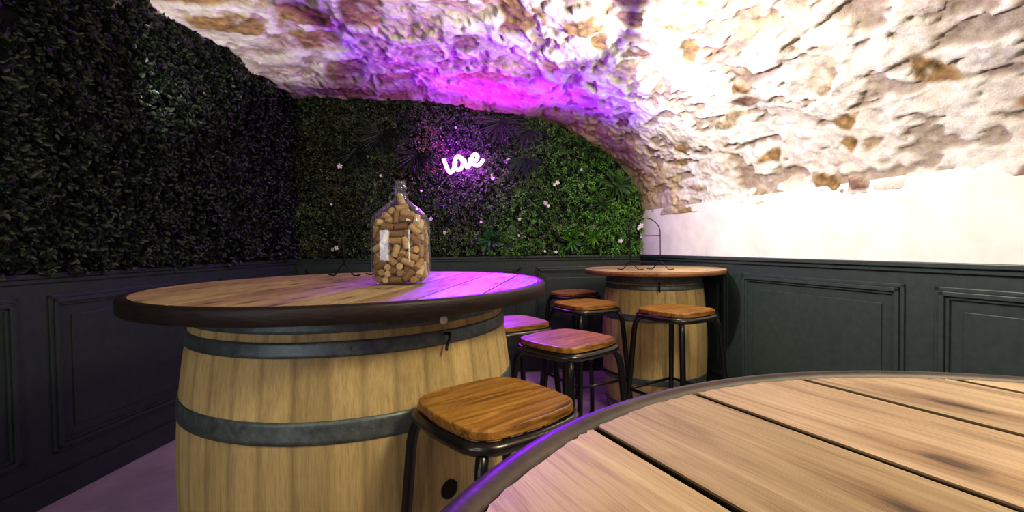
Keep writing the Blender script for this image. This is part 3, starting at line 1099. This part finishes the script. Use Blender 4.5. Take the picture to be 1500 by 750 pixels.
# ------------------------------------------------------------------ wire display stands
def wire_stand(loc, rz, w, hgt, label, ring=True, bar=True):
    root = empty('wire_stand', loc, rz)
    tag(root, label, 'wire stand')
    r0 = 0.0032
    hb = 0.052
    bm = bmesh.new()
    arc = [(-w / 2, 0, hb)] + [(-w / 2, 0, hb + (hgt - hb - w / 2) * k / 3) for k in range(1, 4)]
    arc += [(-w / 2 * math.cos(PI * k / 16), 0, hgt - w / 2 + w / 2 * math.sin(PI * k / 16)) for k in range(1, 17)]
    arc += [(w / 2, 0, hb + (hgt - hb - w / 2) * k / 3) for k in (2, 1, 0)]
    tube(bm, arc, r0, 8)
    bm_obj('arched_frame', bm, M['wire'], root, True)
    for s in (-1, 1):
        bm = bmesh.new()
        x = s * w / 2
        for q in (-1, 1):
            tube(bm, spline([(x, 0, hb), (x + q * 0.014, q * -0.006, hb - 0.006), (x + q * 0.035, q * -0.018, 0.018), (x + q * 0.050, q * -0.026, r0), (x + q * 0.068, q * -0.034, r0 + 0.001), (x + q * 0.080, q * -0.040, 0.006)], 6), r0, 8)
        bm_obj('foot', bm, M['wire'], root, True)
    if bar:
        for zc in (hgt * 0.66, hb):
            bm = bmesh.new()
            tube(bm, [(-w / 2, 0, zc), (w / 2, 0, zc)], r0, 8)
            bm_obj('crossbar', bm, M['wire'], root, True)
    if ring:
        bm = bmesh.new()
        tube(bm, [(0.014 * math.cos(2 * PI * k / 20), 0, hgt + 0.014 + 0.014 * math.sin(2 * PI * k / 20)) for k in range(20)], 0.0022, 6, closed=True)
        bm_obj('ring', bm, M['wire'], root, True)
    return root


wire_stand((-0.682, 2.060, T1Z), math.radians(6), 0.168, 0.305, 'thin black wire stand with a ring on its arch, behind the bottle of corks', True, False)
wire_stand((0.905, 3.060, T2Z), math.radians(-4), 0.200, 0.350, 'black wire stand with a crossbar on the far barrel table', False, True)

# ------------------------------------------------------------------ glass jug full of corks
BP = on_z(589, 415.5, T1Z)
BZ = T1Z
DRT = 0.78
jug = empty('glass_jug', (BP.x, BP.y, BZ), math.radians(-5))
jug.scale = (1, 1, 1.035)
tag(jug, 'clear narrow-necked glass jug full of wine corks on the dark-edged barrel table', 'glass jug')


def jug_ring(hw, n=72):
    t = max(0, min(1, (hw - 0.03) / 0.05))
    e = 2 + 3 * t
    hy = hw * (1 - (1 - DRT) * t)
    out = []
    for i in range(n):
        a = 2 * PI * i / n
        c, s = math.cos(a), math.sin(a)
        rr = (abs(c / hw) ** e + abs(s / hy) ** e) ** (-1 / e)
        out.append((rr * c, rr * s))
    return out


jp = [(0.0005, 0.070), (0.0, 0.078), (0.006, 0.084), (0.03, 0.0915), (0.06, 0.0925), (0.13, 0.0925), (0.205, 0.0922), (0.218, 0.0895), (0.228, 0.0845), (0.24, 0.0745), (0.25, 0.0645),
      (0.262, 0.052), (0.272, 0.0395), (0.28, 0.030), (0.287, 0.0245), (0.296, 0.0205), (0.315, 0.0193), (0.317, 0.0228), (0.326, 0.0228), (0.3285, 0.0188), (0.334, 0.0190), (0.336, 0.0178), (0.343, 0.0180), (0.3475, 0.0168)]
bm = bmesh.new()
rg_ = []
for z, hw in jp:
    rg_.append([bm.verts.new((x, y, z)) for x, y in jug_ring(hw)])
for a, b in zip(rg_, rg_[1:]):
    for k in range(72):
        bm.faces.new((a[k], a[(k + 1) % 72], b[(k + 1) % 72], b[k]))
bm.faces.new(rg_[0][::-1])
inner = [(z, max(hw - 0.0032, 0.012)) for z, hw in jp[::-1] if z > 0.28]
prev = rg_[-1]
for z, hw in inner:
    cur = [bm.verts.new((x, y, z)) for x, y in jug_ring(hw)]
    for k in range(72):
        bm.faces.new((prev[k], prev[(k + 1) % 72], cur[(k + 1) % 72], cur[k]))
    prev = cur
bm_obj('glass_body', bm, M['glass'], jug, True)
bm = bmesh.new()
tube(bm, spline([(-0.018, 0, 0.308), (-0.030, 0, 0.306), (-0.037, 0, 0.294), (-0.036, 0, 0.281), (-0.031, 0, 0.275)], 6), 0.0045, 10)
bm_obj('ear_handle', bm, M['glass'], jug, True)

CORKS = [22,-11,2935,340,-244,-908,-233,-208,2540,321,-937,-140,202,303,2465,-819,-254,515,49,443,2360,836,318,-447,92,-144,2634,-867,-456,-202,-318,-328,2326,-598,-761,250,48,17,2475,-958,-285,21,-415,55,2420,-565,-770,-297,358,-384,2408,-960,-234,152,-662,-236,2179,-544,-528,-653,20,80,2252,170,898,406,-161,244,2561,568,-623,538,178,-183,2423,937,124,327,13,-483,2284,-91,363,927,446,128,2300,871,173,-459,-204,141,2266,-172,-973,153,358,-516,2221,-998,-51,26,-186,-421,2152,356,802,-480,360,482,2189,679,-465,568,-463,330,2364,-703,-707,-76,664,-341,2194,-189,797,574,-723,-438,1815,-176,390,-904,513,536,2024,-712,191,-676,-756,-124,1945,-44,-513,-857,447,-67,2173,-226,-475,850,-521,-421,2123,703,709,-57,367,250,2117,849,49,-527,-547,58,2182,960,-88,-265,622,-507,1872,-671,-315,672,-202,14,2053,22,988,-154,26,445,2107,-17,-996,-91,-205,433,2079,179,-640,-747,138,73,2042,-795,361,-487,-255,-568,1975,996,-14,-85,740,271,2039,39,784,-619,-536,-98,1871,194,-199,961,745,-214,2021,41,-781,-624,-528,-315,1788,76,-213,974,77,570,1884,999,-1,-42,-674,376,2089,-5,944,-331,179,-307,2078,586,-183,-789,203,-115,1898,-921,-163,354,118,334,1883,-870,-97,-484,-434,391,2132,342,-876,-340,496,-236,2010,359,470,-806,-294,-239,1882,68,-968,240,748,324,1708,102,-813,573,-653,120,1912,-980,-44,-196,653,58,1908,-973,154,-171,-560,-548,1691,-409,75,-910,222,131,1826,786,25,617,-225,83,1785,855,-113,-506,188,-570,1979,995,6,96,-77,-263,1806,-195,845,-497,415,349,1772,884,-285,371,-363,564,1919,973,38,-228,63,-571,1734,1000,1,20,-333,-569,1634,-411,8,-912,537,544,1732,-720,138,-680,-531,341,1859,-999,20,-29,651,-105,1744,-931,240,-274,-199,-340,1613,924,-7,-383,766,-4,1435,2,628,-778,-211,281,1645,64,618,783,391,-458,1782,-68,985,156,-13,-572,1503,-1000,0,-20,124,460,1632,-130,-981,-143,-447,557,1703,970,82,-228,7,-572,1159,278,2,960,-763,183,1647,20,996,-85,356,32,1627,127,975,182,48,19,1469,-153,868,472,659,-297,1611,997,-64,-31,-259,-86,1570,891,194,-410,650,302,1454,983,-55,-174,-466,217,1627,390,-921,-13,132,-228,1708,138,-939,315,-751,-247,1505,-83,628,774,308,465,1483,-63,998,-17,-708,479,1428,-178,-194,-965,349,-570,1419,200,1,-980,-627,-494,1291,792,-430,434,568,82,1524,597,263,758,-655,243,1399,993,79,-94,630,-509,1524,580,284,-764,-199,99,1350,911,207,-357,642,520,1355,384,-174,-907,-220,330,1320,926,246,287,213,-329,1505,865,148,479,-658,6,1428,991,127,-40,226,150,1339,-272,211,-939,-767,-173,855,13,-613,790,535,-273,1379,489,856,-166,-403,-188,1401,-865,-268,423,93,457,1395,207,-947,-246,-139,570,1559,-332,2,-943,16,42,1097,553,-624,552,-145,-349,1323,825,270,-497,347,-76,1307,379,778,-501,-766,11,1157,2,799,601,762,-309,1132,-7,-72,997,-539,-107,1232,-825,-500,264,-270,572,1149,335,1,942,-406,476,1446,610,-585,534,219,-454,1145,-14,754,657,-506,-344,1163,-734,210,-645,652,248,1226,960,168,-224,-246,301,1072,-912,-300,-281,556,-446,1177,-780,616,-106,-325,-569,1149,-772,18,-635,750,403,888,-52,227,973,-593,459,1107,-880,206,-428,96,-334,991,96,-713,-695,-197,-34,1157,549,-737,395,655,119,1032,970,132,-205,-561,109,1073,19,-751,-660,654,-98,1126,-965,-245,-98,-235,-306,1077,-700,713,47,468,560,1193,-419,16,908,-539,-216,787,28,737,675,663,-67,895,996,-78,36,-165,-573,845,-705,3,709,143,257,1030,388,-833,-395,93,572,1171,-920,2,-391,64,-124,738,-727,27,-686,-82,-218,894,108,889,445,324,-109,1017,-78,-723,686,-64,134,749,-877,-93,-472,547,-537,958,898,191,-396,-676,-470,880,-479,474,-739,204,572,969,920,-6,391,-766,153,975,-13,-799,-601,728,-399,701,-222,-708,-671,-767,155,689,13,798,603,432,344,1064,-706,170,687,-615,421,849,-655,613,-442,427,-327,916,974,212,-82,-450,121,811,887,-206,413,347,244,832,-434,831,347,-107,460,871,235,-967,93,409,-563,766,914,57,-402,-316,-245,848,-167,-981,-102,450,559,824,-916,80,-393,-339,570,734,602,18,-798,665,-76,666,998,47,30,-512,-552,720,774,-104,624,131,461,707,154,974,-163,-117,572,489,-800,11,-600,320,-363,636,247,-784,-570,100,-457,655,-214,973,90,624,153,688,-433,-51,-900,-386,-75,629,978,-207,13,753,-333,451,-91,-735,-672,-248,-462,622,-188,-981,-46,557,443,646,551,728,-409,-239,349,705,-777,-74,625,766,130,405,20,-640,768,-744,-354,544,143,-748,-649,275,-23,612,-499,643,580,-464,165,551,-905,93,-416,173,-463,409,-166,-986,-2,-50,-463,478,106,983,-147,738,391,454,158,-586,795,-639,377,599,-955,19,-295,464,-243,449,-482,350,-803,-760,90,320,-49,756,653,434,63,292,-209,-29,-978,-429,-124,406,997,-82,-14,11,-128,409,-998,-41,-57,-17,-212,180,502,865,0,282,378,550,-9,948,-319,-569,533,442,873,210,440,-9,-556,179,-1000,6,0,-488,-457,443,-23,-999,-42,491,456,404,31,1000,5,34,230,517,-128,-984,125,670,-42,283,-159,678,-718,-263,-469,392,-25,-999,-48,215,564,268,809,-61,-584,-391,347,402,-615,-118,-779,423,-560,340,-731,-14,-682,-765,-170,399,22,-756,-654,203,100,292,-212,-53,-976,-424,543,178,-997,-82,3,240,-233,180,-466,-885,0,-344,-418,180,141,990,0,-282,97,389,-915,32,-402,579,-379,180,-58,998,0,-365,-80,180,-1000,6,0,216,325,180,-1000,12,0,-102,434,269,221,784,-580,-574,-407,192,-141,-987,73,-636,238,180,-550,835,0,547,384,180,13,1000,0,-180,168,180,-863,505,0]
bm = bmesh.new()
lathe(bm, [(0.0098, -0.0215), (0.0114, -0.0203), (0.0116, -0.018), (0.0116, 0.018), (0.0114, 0.0203), (0.0098, 0.0215)], 20)
bmesh.ops.recalc_face_normals(bm, faces=bm.faces)
cme = bpy.data.meshes.new('cork')
bm.to_mesh(cme); bm.free()
for p_ in cme.polygons: p_.use_smooth = len(p_.vertices) == 4
cme.materials.append(M['cork'])
JM = Matrix.Translation((BP.x, BP.y, BZ)) @ Matrix.Rotation(math.radians(-5), 4, 'Z')
for i in range(0, len(CORKS), 6):
    x, y, z, dx, dy_, dz = [v / 1000 for v in CORKS[i:i + 6]]
    q = Vector((dx, dy_, dz)).to_track_quat('Z', 'Y').to_matrix().to_4x4()
    o = link('cork', cme, None)
    o.matrix_world = JM @ Matrix.Translation((x / 10, y / 10, z / 10)) @ q
    tag(o, 'wine cork packed among many others inside the clear glass jug', 'cork', 'wine corks in the glass jug')


# ------------------------------------------------------------------ lights
def point(name, loc, power, col, size=0.05):
    l = bpy.data.lights.new(name, 'POINT')
    l.energy, l.color, l.shadow_soft_size = power, col, size
    o = bpy.data.objects.new(name, l)
    COL.objects.link(o)
    o.location = loc
    return o


def spot(name, loc, target, power, col, ang, blend=0.4, size=0.04):
    l = bpy.data.lights.new(name, 'SPOT')
    l.energy, l.color, l.shadow_soft_size, l.spot_size, l.spot_blend = power, col, size, math.radians(ang), blend
    o = bpy.data.objects.new(name, l)
    COL.objects.link(o)
    o.location = loc
    o.rotation_euler = (Vector(target) - Vector(loc)).to_track_quat('-Z', 'Y').to_euler()
    return o


def area(name, loc, target, power, col, sx, sy):
    l = bpy.data.lights.new(name, 'AREA')
    l.energy, l.color, l.shape, l.size, l.size_y = power, col, 'RECTANGLE', sx, sy
    o = bpy.data.objects.new(name, l)
    COL.objects.link(o)
    o.location = loc
    o.rotation_euler = (Vector(target) - Vector(loc)).to_track_quat('-Z', 'Y').to_euler()
    return o


WARM = (1.0, 0.86, 0.60)
VIO = (0.25, 0.0, 1.0)
spot('flank_spot', (0.35, 2.00, 1.95), (1.60, 2.42, 1.85), 98, (1.0, 0.94, 0.83), 108, 0.35, 0.025)
spot('crown_spot', (0.85, 2.10, 1.75), (0.20, 2.62, 2.42), 95, (1.0, 0.95, 0.90), 46, 0.35, 0.025)
spot('crown_uplight', (-0.35, 1.30, 1.40), (-0.50, 2.25, 2.65), 75, (1.0, 0.93, 0.88), 46, 0.5, 0.025)
spot('left_uplight', (-1.75, 2.20, 1.30), (-1.80, 3.00, 2.60), 65, (1.0, 0.93, 0.87), 46, 0.35, 0.025)
point('side_lamp', (1.95, 0.80, 1.95), 9, (1.0, 0.95, 0.89), 0.05)  # added fill for the far right of the vault and wall
area('ceiling_light', (1.1, 0.1, 2.25), (0.0, 1.5, 0.8), 28, WARM, 0.35, 0.35)
area('plant_light', (0.9, 2.5, 2.05), (0.45, 4.2, 1.5), 5, (0.95, 1.0, 0.85), 0.2, 0.2)  # added soft fill to brighten the foliage, no fixture there
area('middle_light', (0.75, 2.3, 2.15), (0.45, 2.6, 0.0), 5, (1.0, 0.88, 0.70), 0.25, 0.25)  # added fill that lifts the floor, stools and far cask
area('rear_light', (-0.9, -0.7, 2.2), (-0.4, 1.6, 0.8), 6, WARM, 0.5, 0.5)
spot('violet_uplight', (-0.20, 3.80, 1.95), (-0.10, 3.05, 2.7), 60, (0.33, 0.0, 1.0), 140, 0.6, 0.05)
spot('violet_uplight', (-0.95, 3.75, 1.85), (-0.80, 3.3, 2.7), 17, VIO, 95, 0.8, 0.05)
spot('violet_uplight', (0.45, 3.72, 1.65), (0.52, 3.2, 2.3), 30, VIO, 100, 0.8, 0.05)
spot('violet_downlight', (-0.24, 3.92, 2.10), (-0.04, 2.0, 1.0), 300, VIO, 33, 0.4, 0.03)
point('neon_glow', (NP.x, NP.y - 0.03, NP.z), 16.0, (0.45, 0.03, 1.0), 0.10)
point('neon_glow', (NP.x - 0.12, NP.y - 0.03, NP.z), 7.0, (0.45, 0.03, 1.0), 0.05)
point('neon_glow', (NP.x + 0.12, NP.y - 0.03, NP.z), 7.0, (0.45, 0.03, 1.0), 0.05)

# glowing panels added on the unseen rear wall for the jug's pale reflection
for k, (x0, x1) in enumerate(((-2.44, -1.74), (-1.10, -0.86))):
    bm = bmesh.new()
    box(bm, x0, x1, YB + 0.004, YB + 0.010, 0.99, 1.67)
    wo = tag(bm_obj('window_%d' % (k + 1), bm, M['daylight']), kind='structure')
    bm = bmesh.new()
    for q in ((x0 - 0.03, x1 + 0.03, 1.67, 1.70), (x0 - 0.03, x1 + 0.03, 0.97, 0.99), (x0 - 0.03, x0, 0.99, 1.67), (x1, x1 + 0.03, 0.99, 1.67)):
        box(bm, q[0], q[1], YB + 0.002, YB + 0.03, q[2], q[3])
    bm_obj('window_frame', bm, M['panel'], wo)

w = bpy.data.worlds.new('world')
sc.world = w
w.use_nodes = True
w.node_tree.nodes['Background'].inputs[0].default_value = (0.6, 0.6, 0.65, 1)
w.node_tree.nodes['Background'].inputs[1].default_value = 0.05

sc.view_settings.view_transform = 'Standard'
sc.view_settings.look = 'Medium High Contrast'
sc.view_settings.exposure = 0.1
sc.cycles.use_denoising = True
sc.cycles.max_bounces = 8
sc.cycles.transparent_max_bounces = 16
sc.cycles.sample_clamp_indirect = 6.0
